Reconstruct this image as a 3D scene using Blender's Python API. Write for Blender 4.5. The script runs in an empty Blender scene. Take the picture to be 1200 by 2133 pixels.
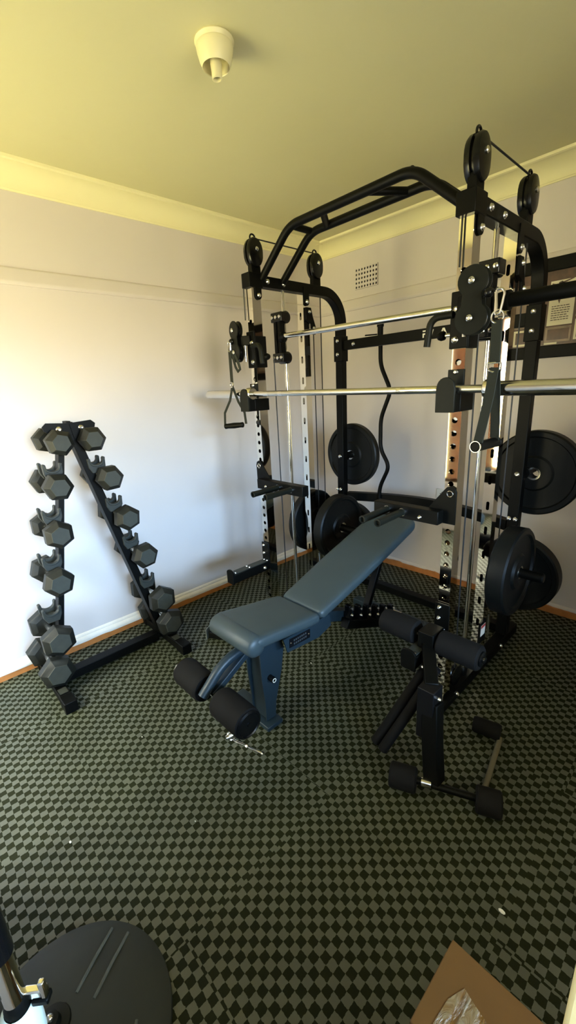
import bpy, bmesh, math, random
from mathutils import Vector as V, Matrix, Quaternion
random.seed(7)
PI = math.pi
SC = bpy.context.scene
COL = SC.collection

# ------------------------------------------------------------------ materials
def mat(name, col, rough=.5, metal=0., spec=.5, noise=None, bump=None, coat=0., emit=None):
    m = bpy.data.materials.new(name); m.use_nodes = True
    nt = m.node_tree; b = nt.nodes['Principled BSDF']
    b.inputs['Base Color'].default_value = (*col, 1)
    b.inputs['Roughness'].default_value = rough
    b.inputs['Metallic'].default_value = metal
    b.inputs['Specular IOR Level'].default_value = spec
    if coat: b.inputs['Coat Weight'].default_value = coat
    tc = nt.nodes.new('ShaderNodeTexCoord')
    if noise:
        sc, amt = noise
        n = nt.nodes.new('ShaderNodeTexNoise'); n.inputs['Scale'].default_value = sc; n.inputs['Detail'].default_value = 5
        nt.links.new(tc.outputs['Object'], n.inputs['Vector'])
        mx = nt.nodes.new('ShaderNodeMix'); mx.data_type = 'RGBA'
        mx.inputs[6].default_value = (*[c*(1-amt) for c in col], 1); mx.inputs[7].default_value = (*[min(1, c*(1+amt)) for c in col], 1)
        nt.links.new(n.outputs['Fac'], mx.inputs[0]); nt.links.new(mx.outputs[2], b.inputs['Base Color'])
    if bump:
        sc, st, dist = bump
        n = nt.nodes.new('ShaderNodeTexNoise'); n.inputs['Scale'].default_value = sc; n.inputs['Detail'].default_value = 3
        nt.links.new(tc.outputs['Object'], n.inputs['Vector'])
        bp = nt.nodes.new('ShaderNodeBump'); bp.inputs['Strength'].default_value = st; bp.inputs['Distance'].default_value = dist
        nt.links.new(n.outputs['Fac'], bp.inputs['Height']); nt.links.new(bp.outputs['Normal'], b.inputs['Normal'])
    return m

M = {}
M['wall'] = mat('lilac_wall_paint', (.64, .585, .55), .55, noise=(3.0, .035), bump=(14, .12, .004), spec=.3)
M['ceiling'] = mat('cream_ceiling_paint', (.62, .58, .33), .7, noise=(2.5, .03), bump=(60, .1, .002), spec=.25)
M['cornice'] = mat('cream_cornice_paint', (.84, .78, .46), .55, noise=(4, .03), spec=.3)
M['black'] = mat('black_powder_coat', (.0020, .0020, .0015), .45, spec=.11, bump=(900, .06, .0006))
M['blackgloss'] = mat('black_glossy_plastic', (.003, .003, .003), .24, spec=.3)
M['dkgrey'] = mat('dark_grey_plastic', (.0065, .007, .0045), .5, spec=.16, noise=(60, .15))
M['chrome'] = mat('polished_chrome', (.74, .72, .66), .10, 1.0, noise=(9, .03))
M['mirror'] = mat('mirror_chrome', (.76, .73, .65), .035, 1.0, noise=(9, .03))
M['darkwood'] = mat('dark_brown_wood', (.24, .08, .018), .5, noise=(18, .3))
M['steel'] = mat('brushed_steel', (.62, .60, .54), .26, 1.0, noise=(30, .05))
M['bolt'] = mat('zinc_bolt', (.80, .79, .76), .2, 1.0, noise=(50, .05))
M['rubber'] = mat('black_rubber', (.0036, .0040, .0034), .46, spec=.2, noise=(25, .2), bump=(300, .08, .0008))
M['hexrub'] = mat('dusty_hex_rubber', (.0095, .010, .0072), .55, spec=.3, noise=(40, .25), bump=(260, .1, .0008))
M['hexface'] = mat('worn_hex_face', (.036, .038, .029), .6, spec=.3, noise=(35, .25))
M['hook'] = mat('grey_cradle_lining', (.026, .028, .023), .5, spec=.3, noise=(40, .25))
M['foam'] = mat('black_foam', (.0055, .005, .0046), .8, spec=.12, bump=(500, .15, .001))
M['vinyl'] = mat('slate_vinyl', (.033, .047, .050), .45, spec=.35, noise=(14, .08), bump=(700, .12, .0007))
M['vinylside'] = mat('slate_vinyl_edge', (.035, .065, .085), .42, noise=(14, .08))
M['slate'] = mat('slate_blue_paint', (.012, .022, .029), .40, spec=.3, noise=(20, .06))
M['cable'] = mat('black_cable', (.008, .008, .008), .45, noise=(80, .1))
M['web'] = mat('black_webbing', (.020, .023, .018), .8, spec=.2, bump=(420, .4, .0012))
M['white'] = mat('white_paint', (.78, .76, .70), .5, noise=(20, .05))
M['cream'] = mat('cream_plastic', (.74, .68, .40), .4, noise=(8, .03))
M['brownstrip'] = mat('orange_brown_wood', (.42, .155, .035), .5, noise=(18, .35), bump=(60, .2, .002))
M['skirting'] = mat('chipped_white_skirting', (.74, .68, .58), .5, noise=(22, .10), bump=(40, .25, .003))
M['palewood'] = mat('pale_grey_wood', (.10, .085, .05), .6, noise=(30, .2))
M['disc'] = mat('dusty_grey_rubber', (.020, .022, .016), .6, spec=.3, noise=(18, .2), bump=(300, .08, .0008))
M['ridge'] = mat('scuffed_grey_rubber', (.085, .09, .075), .7, spec=.2, noise=(60, .3))
M['dark'] = mat('dark_cavity', (.006, .005, .004), .9, noise=(20, .1))
M['paper'] = mat('cream_paper', (.70, .64, .46), .7, noise=(12, .05))
M['ink'] = mat('dark_ink', (.07, .055, .04), .8, noise=(40, .2))
M['sepia'] = mat('brown_photo_print', (.075, .032, .018), .35, noise=(28, .8))
M['sepia2'] = mat('faded_photo_print', (.22, .15, .10), .4, noise=(22, .7))
M['card'] = mat('brown_cardboard', (.105, .045, .004), .6, noise=(9, .12), bump=(30, .1, .003))
M['whitecup'] = mat('white_green_plastic', (.66, .74, .64), .35, noise=(10, .05))
M['red'] = mat('red_print', (.45, .05, .04), .5, noise=(30, .1))
M['logo'] = mat('white_logo_print', (.75, .72, .64), .5, noise=(30, .05))
M['plate'] = mat('black_name_plate', (.004, .004, .0045), .4, spec=.2, noise=(30, .2))
M['greyink'] = mat('grey_print', (.035, .04, .042), .5, noise=(30, .2))
M['outlet'] = mat('ivory_outlet', (.62, .58, .50), .4, noise=(20, .04))
M['bracket'] = mat('dull_grey_metal', (.20, .22, .20), .45, .6, noise=(30, .2))

def floor_mat():
    m = bpy.data.materials.new('checkered_rubber_mat'); m.use_nodes = True
    nt = m.node_tree; b = nt.nodes['Principled BSDF']; L = nt.links
    tc = nt.nodes.new('ShaderNodeTexCoord')
    ck = nt.nodes.new('ShaderNodeTexChecker'); ck.inputs['Scale'].default_value = 1/.0238
    # small wobble so the moulded squares are not razor sharp
    nz = nt.nodes.new('ShaderNodeTexNoise'); nz.inputs['Scale'].default_value = 90; nz.inputs['Detail'].default_value = 2
    sub = nt.nodes.new('ShaderNodeVectorMath'); sub.operation = 'SUBTRACT'; sub.inputs[1].default_value = (.5, .5, .5)
    scl = nt.nodes.new('ShaderNodeVectorMath'); scl.operation = 'SCALE'; scl.inputs['Scale'].default_value = .006
    add = nt.nodes.new('ShaderNodeVectorMath'); add.operation = 'ADD'
    L.new(tc.outputs['Object'], nz.inputs['Vector']); L.new(nz.outputs['Color'], sub.inputs[0]); L.new(sub.outputs[0], scl.inputs[0])
    L.new(tc.outputs['Object'], add.inputs[0]); L.new(scl.outputs[0], add.inputs[1])
    mp = nt.nodes.new('ShaderNodeVectorMath'); mp.operation = 'MULTIPLY_ADD'; mp.inputs[1].default_value = (1, 1, 0); mp.inputs[2].default_value = (.003, .005, .0119)
    L.new(add.outputs[0], mp.inputs[0])
    tl = nt.nodes.new('ShaderNodeVectorMath'); tl.operation = 'MULTIPLY_ADD'; tl.inputs[1].default_value = (1/.62, 1/.62, 0); tl.inputs[2].default_value = (.35, .55, 0)
    fl = nt.nodes.new('ShaderNodeVectorMath'); fl.operation = 'FLOOR'; wn = nt.nodes.new('ShaderNodeTexWhiteNoise'); wn.noise_dimensions = '2D'
    so = nt.nodes.new('ShaderNodeVectorMath'); so.operation = 'MULTIPLY'; so.inputs[1].default_value = (.0476, .0476, 0); ad2 = nt.nodes.new('ShaderNodeVectorMath'); ad2.operation = 'ADD'
    wob = nt.nodes.new('ShaderNodeVectorMath'); wob.operation = 'MULTIPLY_ADD'; wob.inputs[1].default_value = (2.2, 2.2, 0)
    L.new(tc.outputs['Object'], wob.inputs[2]); wob.inputs[1].default_value = (.05, .05, 0)
    L.new(wob.outputs[0], tl.inputs[0]); L.new(tl.outputs[0], fl.inputs[0]); L.new(fl.outputs[0], wn.inputs['Vector']); L.new(wn.outputs['Color'], so.inputs[0])
    L.new(mp.outputs[0], ad2.inputs[0]); L.new(so.outputs[0], ad2.inputs[1]); L.new(ad2.outputs[0], ck.inputs['Vector'])
    dirt = nt.nodes.new('ShaderNodeTexNoise'); dirt.inputs['Scale'].default_value = 5; dirt.inputs['Detail'].default_value = 6
    L.new(tc.outputs['Object'], dirt.inputs['Vector'])
    ck.inputs['Color1'].default_value = FL_A; ck.inputs['Color2'].default_value = FL_B
    mx = nt.nodes.new('ShaderNodeMix'); mx.data_type = 'RGBA'; mx.blend_type = 'MULTIPLY'; mx.inputs[0].default_value = .5
    L.new(ck.outputs['Color'], mx.inputs[6]); L.new(dirt.outputs['Fac'], mx.inputs[7]); L.new(mx.outputs[2], b.inputs['Base Color'])
    mr = nt.nodes.new('ShaderNodeMapRange'); mr.inputs[3].default_value = .62; mr.inputs[4].default_value = .40
    L.new(ck.outputs['Fac'], mr.inputs[0]); L.new(mr.outputs[0], b.inputs['Roughness'])
    sp = nt.nodes.new('ShaderNodeMapRange'); sp.inputs[3].default_value = .08; sp.inputs[4].default_value = .45
    L.new(ck.outputs['Fac'], sp.inputs[0]); L.new(sp.outputs[0], b.inputs['Specular IOR Level'])
    fine = nt.nodes.new('ShaderNodeTexNoise'); fine.inputs['Scale'].default_value = 350
    L.new(tc.outputs['Object'], fine.inputs['Vector'])
    ma = nt.nodes.new('ShaderNodeMath'); ma.operation = 'MULTIPLY_ADD'; ma.inputs[1].default_value = .15
    L.new(fine.outputs['Fac'], ma.inputs[0]); L.new(ck.outputs['Fac'], ma.inputs[2])
    bp = nt.nodes.new('ShaderNodeBump'); bp.inputs['Strength'].default_value = .35; bp.inputs['Distance'].default_value = .0015
    L.new(ma.outputs[0], bp.inputs['Height']); L.new(bp.outputs['Normal'], b.inputs['Normal'])
    return m
STRENGTH = 20.0
WARM = [(0, (.70, .65, .31)), (.42, (1.10, 1.0, .48)), (.50, (.54, .47, .29)), (.60, (.44, .42, .32)), (.72, (1.25, 1.25, .98)), (1.0, (2.4, 2.5, 2.2))]
BLUE = [(0, (.20, .19, .13)), (.46, (.60, .55, .37)), (.50, (1.5, 1.33, .92)), (.535, (1.45, 1.6, 1.5)), (.57, (1.75, 2.95, 4.6)), (1.0, (1.2, 2.0, 3.2))]
FL_A = (.086, .092, .062, 1); FL_B = (.014, .016, .005, 1)  # lighter squares hold the sheen of the raised weave as base colour
M['floor'] = floor_mat()

# ------------------------------------------------------------------ mesh builder
class MB:
    def __init__(s): s.bm = bmesh.new(); s.mi = 0
    def vs(s, pts): return [s.bm.verts.new(p) for p in pts]
    def f(s, vs):
        try: fc = s.bm.faces.new(vs); fc.material_index = s.mi; return fc
        except ValueError: return None
    def box(s, c, d, rz=0., rot=None):
        c = V(c); x, y, z = d[0]/2, d[1]/2, d[2]/2
        R = rot if rot is not None else Matrix.Rotation(rz, 3, 'Z')
        v = s.vs([c + R @ V((i*x, j*y, k*z)) for i in (-1, 1) for j in (-1, 1) for k in (-1, 1)])
        for q in ((0,1,3,2), (4,6,7,5), (0,4,5,1), (2,3,7,6), (0,2,6,4), (1,5,7,3)): s.f([v[i] for i in q])
        return s
    def b2(s, a, b):
        return s.box([(a[i]+b[i])/2 for i in range(3)], [abs(b[i]-a[i]) for i in range(3)])
    def bar(s, p0, p1, w, h, up=(0, 0, 1)):
        p0, p1 = V(p0), V(p1); d = (p1-p0); L = d.length; d.normalize()
        x = d.cross(V(up)).normalized(); z = x.cross(d)
        return s.box((p0+p1)/2, (w, L, h), rot=Matrix((x, d, z)).transposed())
    def rings(s, rs, cap=True, closed=False):
        R = [s.vs(r) for r in rs]; n = len(R[0])
        for a, b in zip(R, R[1:] + ([R[0]] if closed else [])):
            for i in range(n): s.f([a[i], a[(i+1) % n], b[(i+1) % n], b[i]])
        if cap and not closed: s.f(R[0][::-1]); s.f(R[-1])
        return s
    def frames(s, pts, up=None):
        pts = [V(p) for p in pts]; n = len(pts); T = []
        for i in range(n):
            a = pts[max(i-1, 0)]; b = pts[min(i+1, n-1)]; T.append((b-a).normalized())
        u = V(up) if up else (V((0, 0, 1)) if abs(T[0].z) < .9 else V((0, 1, 0)))
        u = (u - T[0]*u.dot(T[0])).normalized(); out = []
        for i in range(n):
            if i:
                q = T[i-1].rotation_difference(T[i]); u = q @ u
            u = (u - T[i]*u.dot(T[i])).normalized()
            out.append((pts[i], u, T[i].cross(u)))
        return out
    def tube(s, pts, r, n=14, cap=True):
        rr = r if isinstance(r, (list, tuple)) else [r]*len(pts)
        return s.rings([[p + (u*math.cos(t) + w*math.sin(t))*q for t in [2*PI*k/n for k in range(n)]] for (p, u, w), q in zip(s.frames(pts), rr)], cap)
    def rect(s, pts, w, h, up):      # rectangular section swept, h along 'up'
        return s.rings([[p + u*(h/2)*a + x*(w/2)*b for a, b in ((1, 1), (1, -1), (-1, -1), (-1, 1))] for p, u, x in s.frames(pts, up)])
    def cyl(s, p0, p1, r, n=20, r1=None):
        return s.tube([p0, p1], [r, r if r1 is None else r1], n)
    def lathe(s, prof, o, ax, n=28, cap=True):
        o, ax = V(o), V(ax).normalized(); u = ax.orthogonal().normalized(); w = ax.cross(u)
        return s.rings([[o + ax*h + (u*math.cos(2*PI*k/n) + w*math.sin(2*PI*k/n))*max(r, 1e-4) for k in range(n)] for r, h in prof], cap)
    def prism(s, pts, o, u, v, dep):
        o, u, v = V(o), V(u), V(v); n = u.cross(v).normalized()*dep
        a = [o + u*x + v*y for x, y in pts]
        return s.rings([a, [p + n for p in a]])
    def ball(s, c, r, n=16, sc=(1, 1, 1)):
        c = V(c); m = n//2
        return s.rings([[c + V((math.sin(PI*j/m)*math.cos(2*PI*k/n)*r*sc[0], math.sin(PI*j/m)*math.sin(2*PI*k/n)*r*sc[1], math.cos(PI*j/m)*r*sc[2])) for k in range(n)] for j in [.02] + list(range(1, m)) + [m-.02]])
    def holed(s, o, u, v, W, H, holes, dep, seg=14):
        # flat panel W x H from corner o, holes = (cx, cy, rx, ry) sorted by cy in one column; walls go back by dep
        o, u, v = V(o), V(u).normalized(), V(v).normalized(); n = -(u.cross(v))
        P = lambda x, y, d=0: o + u*x + v*y + n*d
        def quad(y0, y1):
            if y1-y0 > 1e-5: s.f(s.vs([P(0, y0), P(W, y0), P(W, y1), P(0, y1)]))
        y = 0
        for cx, cy, rx, ry in holes:
            y0, y1 = cy-ry-.006, cy+ry+.006
            quad(y, y0); y = y1
            lp = []
            cor = [math.atan2(b-cy, a-cx) for a, b in ((W, y1), (0, y1), (0, y0), (W, y0))]
            for t in sorted([2*PI*k/seg-PI for k in range(seg)] + cor):
                c, q = math.cos(t), math.sin(t)
                k = min((W-cx)/c if c > 1e-9 else 9, -cx/c if c < -1e-9 else 9, (y1-cy)/q if q > 1e-9 else 9, (y0-cy)/q if q < -1e-9 else 9)
                e = max(ry-rx, 0)
                hx, hy = c*rx, q*rx + (e if q >= 0 else -e)
                lp.append((cx+c*k, cy+q*k, cx+hx, cy+hy))
            O = s.vs([P(a, b) for a, b, _, _ in lp]); I = s.vs([P(a, b) for _, _, a, b in lp]); B = s.vs([P(a, b, dep) for _, _, a, b in lp])
            m = len(lp)
            for i in range(m):
                j = (i+1) % m; s.f([O[i], O[j], I[j], I[i]]); s.f([I[i], I[j], B[j], B[i]])
        quad(y, H); return s
    def build(s, name, mats, parent=None, bevel=0., smooth=35, kind=None):
        bm = s.bm
        bmesh.ops.recalc_face_normals(bm, faces=bm.faces)
        org = V(parent['_o']) if parent is not None and '_o' in parent else None
        if org is not None: bmesh.ops.translate(bm, verts=bm.verts, vec=-org)
        me = bpy.data.meshes.new(name); bm.to_mesh(me); bm.free()
        for p in me.polygons: p.use_smooth = True
        me.set_sharp_from_angle(angle=math.radians(smooth))
        for m in (mats if isinstance(mats, (list, tuple)) else [mats]): me.materials.append(M[m])
        o = bpy.data.objects.new(name, me); COL.objects.link(o)
        if parent is not None:
            o.parent = parent; o['_o'] = list(org) if org is not None else [0, 0, 0]
            PARTS.append(o)
        if bevel:
            md = o.modifiers.new('bevel', 'BEVEL'); md.width = bevel; md.segments = 2; md.limit_method = 'ANGLE'; md.angle_limit = math.radians(40)
        if kind: o['kind'] = kind
        return o
PARTS = []; EMPTIES = []
def thing(name, loc, label, cat, group=None):
    o = bpy.data.objects.new(name, None); COL.objects.link(o); o.location = loc; o.empty_display_size = .05
    o['label'] = label; o['category'] = cat; o['_o'] = list(loc)
    if group: o['group'] = group
    EMPTIES.append(o); return o
def tag(o, label, cat, group=None):
    o['label'] = label; o['category'] = cat
    if group: o['group'] = group
    return o
def arc(c, r, a0, a1, u, v, n=10):
    c, u, v = V(c), V(u), V(v)
    return [c + (u*math.cos(a0+(a1-a0)*k/n) + v*math.sin(a0+(a1-a0)*k/n))*r for k in range(n+1)]
def fillet(pts, r, n=6):
    pts = [V(p) for p in pts]; out = [pts[0]]
    for a, b, c in zip(pts, pts[1:], pts[2:]):
        d0 = (a-b); d1 = (c-b); k = min(r, d0.length*.45, d1.length*.45)
        p, q = b + d0.normalized()*k, b + d1.normalized()*k
        for i in range(n+1):
            t = i/n; out.append(p*(1-t)**2 + b*2*t*(1-t) + q*t*t)
    return out + [pts[-1]]
def bolt(p, ax, r=.011, parent=None, name='bolt'):
    return MB().lathe([(r*1.1, 0), (r*1.1, .003), (r, .004), (r*.9, .008), (r*.55, .011), (r*.5, .0085), (.0, .008)], p, ax, 14).build(name, 'bolt', parent)

# ------------------------------------------------------------------ room
WX, WY, RX, FY, CZ = -2.62, 2.90, .95, -.85, 2.58
SHADE_DEPTH = 2.0  # depth of the added roof outside the right window
WIN = (-.18, 1.15, .95, 2.10)             # window in the right wall, outside the picture (y0, y1, z0, z1)
WA = (-2.45, -1.55, .50, 2.10)           # tall window in the wall behind the camera (x0, x1, z0, z1)
SX, SY = -1.50, -.22                     # added unseen wall step, keeps rear window light off the right floor
NX, NY = .02, 1.6                        # added unseen wall step, shades the right end of the back wall
MB().b2((WX-.1, FY-.1, -.06), (RX+.1, WY+.1, 0)).build('floor', 'floor', kind='structure')
MB().b2((WX-.1, FY-.1, CZ), (RX+.1, WY+.1, CZ+.08)).build('ceiling', 'ceiling', kind='structure')
MB().b2((WX-.1, FY-.1, 0), (WX, WY+.1, CZ)).build('wall_left', 'wall', kind='structure')
MB().b2((WX, WY, 0), (RX+.1, WY+.1, CZ)).build('wall_back', 'wall', kind='structure')
def pierced(name, wx, a0, a1, x0, x1, z0, z1, along):
    m = MB()
    for p, q, u, v in ((a0, x0, 0, CZ), (x1, a1, 0, CZ), (x0, x1, 0, z0), (x0, x1, z1, CZ)):
        if along == 'X': m.b2((p, wx-.1, u), (q, wx, v))
        else: m.b2((wx, p, u), (wx+.1, q, v))
    return m
m = pierced('f', FY, WX, RX+.1, *WA, 'X'); m.b2((SX, FY, 0), (RX+.1, SY, CZ)); m.build('wall_front', 'wall', kind='structure')
m = pierced('r', RX, FY, NY, *WIN, 'Y'); m.b2((NX, NY, 0), (RX+.1, WY, CZ)); m.build('wall_right', 'wall', kind='structure')
m = MB(); x0, x1, z0, z1 = WIN
for a, b in (((x0, z0), (x0+.04, z1)), ((x1-.04, z0), (x1, z1)), ((x0, z0), (x1, z0+.04)), ((x0, z1-.04), (x1, z1)), (((x0+x1)/2-.02, z0), ((x0+x1)/2+.02, z1))):
    m.b2((RX+.03, a[0], a[1]), (RX+.07, b[0], b[1]))
m.build('window_1', 'white', bevel=.004, kind='structure')
m = MB(); x0, x1, z0, z1 = WA
for a, b in (((x0, z0), (x0+.04, z1)), ((x1-.04, z0), (x1, z1)), ((x0, z0), (x1, z0+.04)), ((x0, z1-.04), (x1, z1)), ((-1.99, z0), (-1.83, z1))):  # broad middle bar added for its brown reflection in the chrome posts
    m.b2((a[0], FY-.07, a[1]), (b[0], FY-.03, b[1]))
m.build('window_2', 'darkwood', bevel=.004, kind='structure')
MB().b2((RX+.1, FY-2, -.12), (RX+.1+SHADE_DEPTH+.3, WY+2, -.02)).build('added_shade_floor', 'rubber', kind='structure')   # added unseen veranda floor, hides bright ground near the right window
MB().b2((RX+.1, FY-2, 2.26), (RX+.1+SHADE_DEPTH, WY+2, 2.34)).build('added_shade_roof', 'white', kind='structure')   # added unseen veranda roof, cuts high sky light from the right window
# coved cornice
def cove(n=10):
    p = [(0, CZ-.098), (.006, CZ-.098), (.010, CZ-.090)]
    for k in range(n+1):
        t = k/n*PI/2; p.append((.118-.105*math.cos(t), CZ-.090+.078*math.sin(t)))
    return p + [(.122, CZ-.012), (.126, CZ-.016), (.136, CZ-.012), (.138, CZ), (0, CZ)]
m = MB(); pr = cove(); m.rings([[V((WX+a, y, z)) for a, z in pr] for y in (FY, WY)]); m.build('trim_1', 'cornice', smooth=50, kind='structure')
m = MB(); m.rings([[V((x, WY-a, z)) for a, z in pr] for x in (WX, RX)]); m.build('trim_2', 'cornice', smooth=50, kind='structure')
# picture rail
rail = [(0, 2.065), (.012, 2.065), (.02, 2.075), (.02, 2.085), (.012, 2.10), (.014, 2.135), (.006, 2.146), (0, 2.148)]
MB().rings([[V((WX+a, y, z)) for a, z in rail] for y in (FY, WY)]).build('trim_3', 'wall', smooth=50, kind='structure')
MB().rings([[V((x, WY-a, z)) for a, z in rail] for x in (WX, RX)]).build('trim_4', 'wall', smooth=50, kind='structure')
# skirting with a strip of bare brown wood below
sk = [(0, .034), (.022, .034), (.024, .05), (.018, .064), (.010, .070), (.010, .078), (.004, .088), (0, .09)]
MB().rings([[V((WX+a, y, z)) for a, z in sk] for y in (FY, WY)]).build('baseboard_left', 'skirting', smooth=50, kind='structure')
sk2 = [(0, .04), (.010, .04), (.012, .05), (.006, .06), (0, .062)]
MB().rings([[V((x, WY-a, z)) for a, z in sk2] for x in (WX, RX)]).build('baseboard_back', 'wall', smooth=50, kind='structure')
def ragged(axis, a0, a1, base, sgn, h, name, n=160, amp=.006):
    m = MB(); r0, r1 = [], []
    rs = []
    for k in range(n+1):
        t = a0+(a1-a0)*k/n; hh = h + amp*(math.sin(k*.9)+math.sin(k*.37+1)+random.uniform(-1, 1))*.4; d = .022 + .003*math.sin(k*.23)
        q = [(0, 0), (d, 0), (d, hh), (0, hh+.002)]
        rs.append([V((base+sgn*a, t, z)) if axis == 'Y' else V((t, base+sgn*a, z)) for a, z in q])
    m.rings(rs); return m.build(name, 'brownstrip', kind='structure')
ragged('Y', FY, WY, WX, 1, .036, 'trim_5')
ragged('X', WX, RX, WY, -1, .040, 'trim_6', amp=.01)

# ------------------------------------------------------------------ smith machine rack
XL, XR = -1.94, -.752
YF, YM, YG, YR, TOP = 1.61, 1.995, 1.83, 2.345, 2.095      # front post, rear upright, guide rod, arch post centres
rack = thing('smith_machine_rack', (-1.345, 1.98, 0), 'large black and chrome cable rack with pull-up bars filling the room corner', 'gym rack')
PZ = Matrix
for X in (XL, XR):
    s = -1 if X == XL else 1
    # front chrome post with a column of round holes
    m = MB(); w, d = .05, .06; y0 = YF-d/2; z0, z1 = .03, 2.045
    holes = [(w/2, z-z0, .0115, .0115) for z in [.10+.05*k for k in range(27)] + [1.56, 1.86]]
    m.holed((X-w/2, y0, z0), (1, 0, 0), (0, 0, 1), w, z1-z0, holes, .006)
    v = m.vs([(X-w/2, y0, z0), (X+w/2, y0, z0), (X+w/2, y0+d, z0), (X-w/2, y0+d, z0), (X-w/2, y0, z1), (X+w/2, y0, z1), (X+w/2, y0+d, z1), (X-w/2, y0+d, z1)])
    for q in ((1, 2, 6, 5), (2, 3, 7, 6), (3, 0, 4, 7), (4, 5, 6, 7), (0, 3, 2, 1)): m.f([v[i] for i in q])
    m.build('front_post', 'mirror', rack)
    # rear chrome upright with slots
    m = MB(); w, d = .05, .05; y0 = YM-d/2; z0, z1 = .06, 2.045
    holes = [(w/2, z-z0, .0075, .021) for z in [.30+.124*k for k in range(14)]]
    m.holed((X-w/2, y0, z0), (1, 0, 0), (0, 0, 1), w, z1-z0, holes, .004, 16)
    v = m.vs([(X-w/2, y0, z0), (X+w/2, y0, z0), (X+w/2, y0+d, z0), (X-w/2, y0+d, z0), (X-w/2, y0, z1), (X+w/2, y0, z1), (X+w/2, y0+d, z1), (X-w/2, y0+d, z1)])
    for q in ((1, 2, 6, 5), (2, 3, 7, 6), (3, 0, 4, 7), (4, 5, 6, 7), (0, 3, 2, 1)): m.f([v[i] for i in q])
    m.build('rear_upright', 'mirror', rack)
    # black top beam bending down into the arch post
    R = .17; zc = TOP-.03
    pts = [V((X, YF-.045, zc)), V((X, YR-R-.02, zc))] + arc((X, YR-R, zc-R), R, PI/2, 0, (0, 1, 0), (0, 0, 1), 12) + [V((X, YR, 1.80))]
    MB().rect(pts, .055, .055, (0, 0, 1)).build('arch_beam', 'black', rack, .004)
    MB().b2((X-.034, YR-.034, 1.655), (X+.034, YR+.034, 1.815)).build('arch_sleeve', 'black', rack, .003)
    MB().b2((X-.028, YR-.025, .06), (X+.028, YR+.025, 1.66)).build('arch_post', 'black', rack, .003)
    for z in (1.785, 1.70): bolt((X, YR-.034, z), (0, -1, 0), .011, rack)
    bolt((X, YR-.025, 1.01), (0, -1, 0), .012, rack)
    for dx in (-.008, .022): bolt((X+dx, YR-.05, .775), (0, -.6, .8), .011, rack)
    # mounting cap over the front post head
    MB().b2((X-.034, YF-.047, TOP-.068), (X+.034, YF+.045, TOP+.004)).build('post_cap', 'black', rack, .003)
    # hanger plates under the beam
    for y in (YF+.012, YM+.0):
        m = MB(); m.prism([(-.022, .05), (.022, .05), (.022, -.03)] + [(.022*math.cos(-t), -.03-.022*math.sin(t)) for t in [PI*k/8 for k in range(1, 8)]] + [(-.022, -.03)], (X+.0275, y, TOP-.075), (0, 1, 0), (0, 0, 1), .005)
        hp = m.build('hanger_plate', 'black', rack)
        bolt((X+.0325, y, TOP-.105), (1, 0, 0), .011, rack)
    for y in (YF+.085, YF+.205): bolt((X+.0275, y, TOP-.03), (1, 0, 0), .012, rack)
    # guide rod
    MB().cyl((X, YG, .10), (X, YG, TOP-.05), .0105, 16).build('guide_rod', 'chrome', rack)
    MB().lathe([(.022, 0), (.022, .03), (.016, .04)], (X, YG, .07), (0, 0, 1), 18).build('rod_foot', 'black', rack)
    # top pulleys
    for y in (YF+.02, YM+.115):
        pz = TOP+.118
        def oval(k, xx): return [V((xx, y + .050*k*math.cos(t), pz-.008 + (.066*k)*math.sin(t) + (-.012 if math.sin(t) < 0 else 0))) for t in [2*PI*i/24 for i in range(24)]]
        pl = MB().rings([oval(.55, X-.030), oval(.92, X-.026), oval(1, X-.018), oval(1, X-.006), oval(.8, X-.005), oval(.8, X+.005), oval(1, X+.006), oval(1, X+.018), oval(.92, X+.026), oval(.55, X+.030)]).build('pulley', 'blackgloss', rack)
        MB().b2((X-.016, y-.032, TOP-.004), (X+.016, y+.032, TOP+.06)).build('pulley_neck', 'black', pl, .003)
        MB().tube(arc((X, y, pz+.058), .017, -.3, PI+.3, (0, 1, 0), (0, 0, 1), 10), .0045, 8).build('cable_guard', 'blackgloss', pl)
        b = MB().lathe([(.011, 0), (.011, .004), (.008, .007), (.0, .008)], (X+.030, y, pz), (1, 0, 0), 14); b.build('pulley_bolt', 'bolt', pl)
    # inner cable roller below the rear upright head
    m = MB(); m.prism([(-.024, .03), (.02, .03), (.035, -.02), (.058, -.075), (.055, -.12), (.02, -.12), (.018, -.06), (-.024, -.04)], (X+.026, YM+.01, 1.93), (0, 1, 0), (0, 0, 1), .012)
    m.build('roller_bracket', 'black', rack, .002)
    for y, z in ((YM+.012, 1.935), (YM+.048, 1.845)): bolt((X+.038, y, z), (1, 0, 0), .010, rack)
    # cables
    MB().cyl((X, YF+.04, TOP+.175), (X, YM+.11, TOP+.175), .0036, 8).build('cable', 'cable', rack)
    MB().cyl((X-.030 if s < 0 else X-.010, YF-.043, 1.87), (X-.028 if s < 0 else X-.010, YF-.040, TOP+.0), .0034, 8).build('cable', 'cable', rack)
    for y, zt, zb in ((YM+.085, 1.82, .35), (YM+.155, TOP+.10, .35), (YF+.125, 1.68, .12)):
        MB().cyl((X, y, zb), (X, y, zt), .0034, 8).build('cable', 'cable', rack)
    # base
    MB().b2((X-.03, YF-.05, .0), (X+.03, YR+.16, .06)).build('base_rail', 'black', rack, .004)
    MB().b2((X-.045, YF-.06, .06), (X+.045, YF+.06, .068)).build('base_plate', 'black', rack, .002)
    MB().bar((X, YM, .56), (X, YR, .56), .045, .05).build('side_rail', 'black', rack, .003)
    # plate horns: two behind the arch post, one sideways
    for z in (1.01, .42):
        MB().lathe([(.034, 0), (.034, .012), (.024, .013), (.024, .17), (.020, .176)], (X+(.01 if X == XL or z > .5 else .005), YR+.02, z if X == XL or z > .5 else .40), (0, 1, 0), 20).build('plate_horn', 'black', rack)
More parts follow.
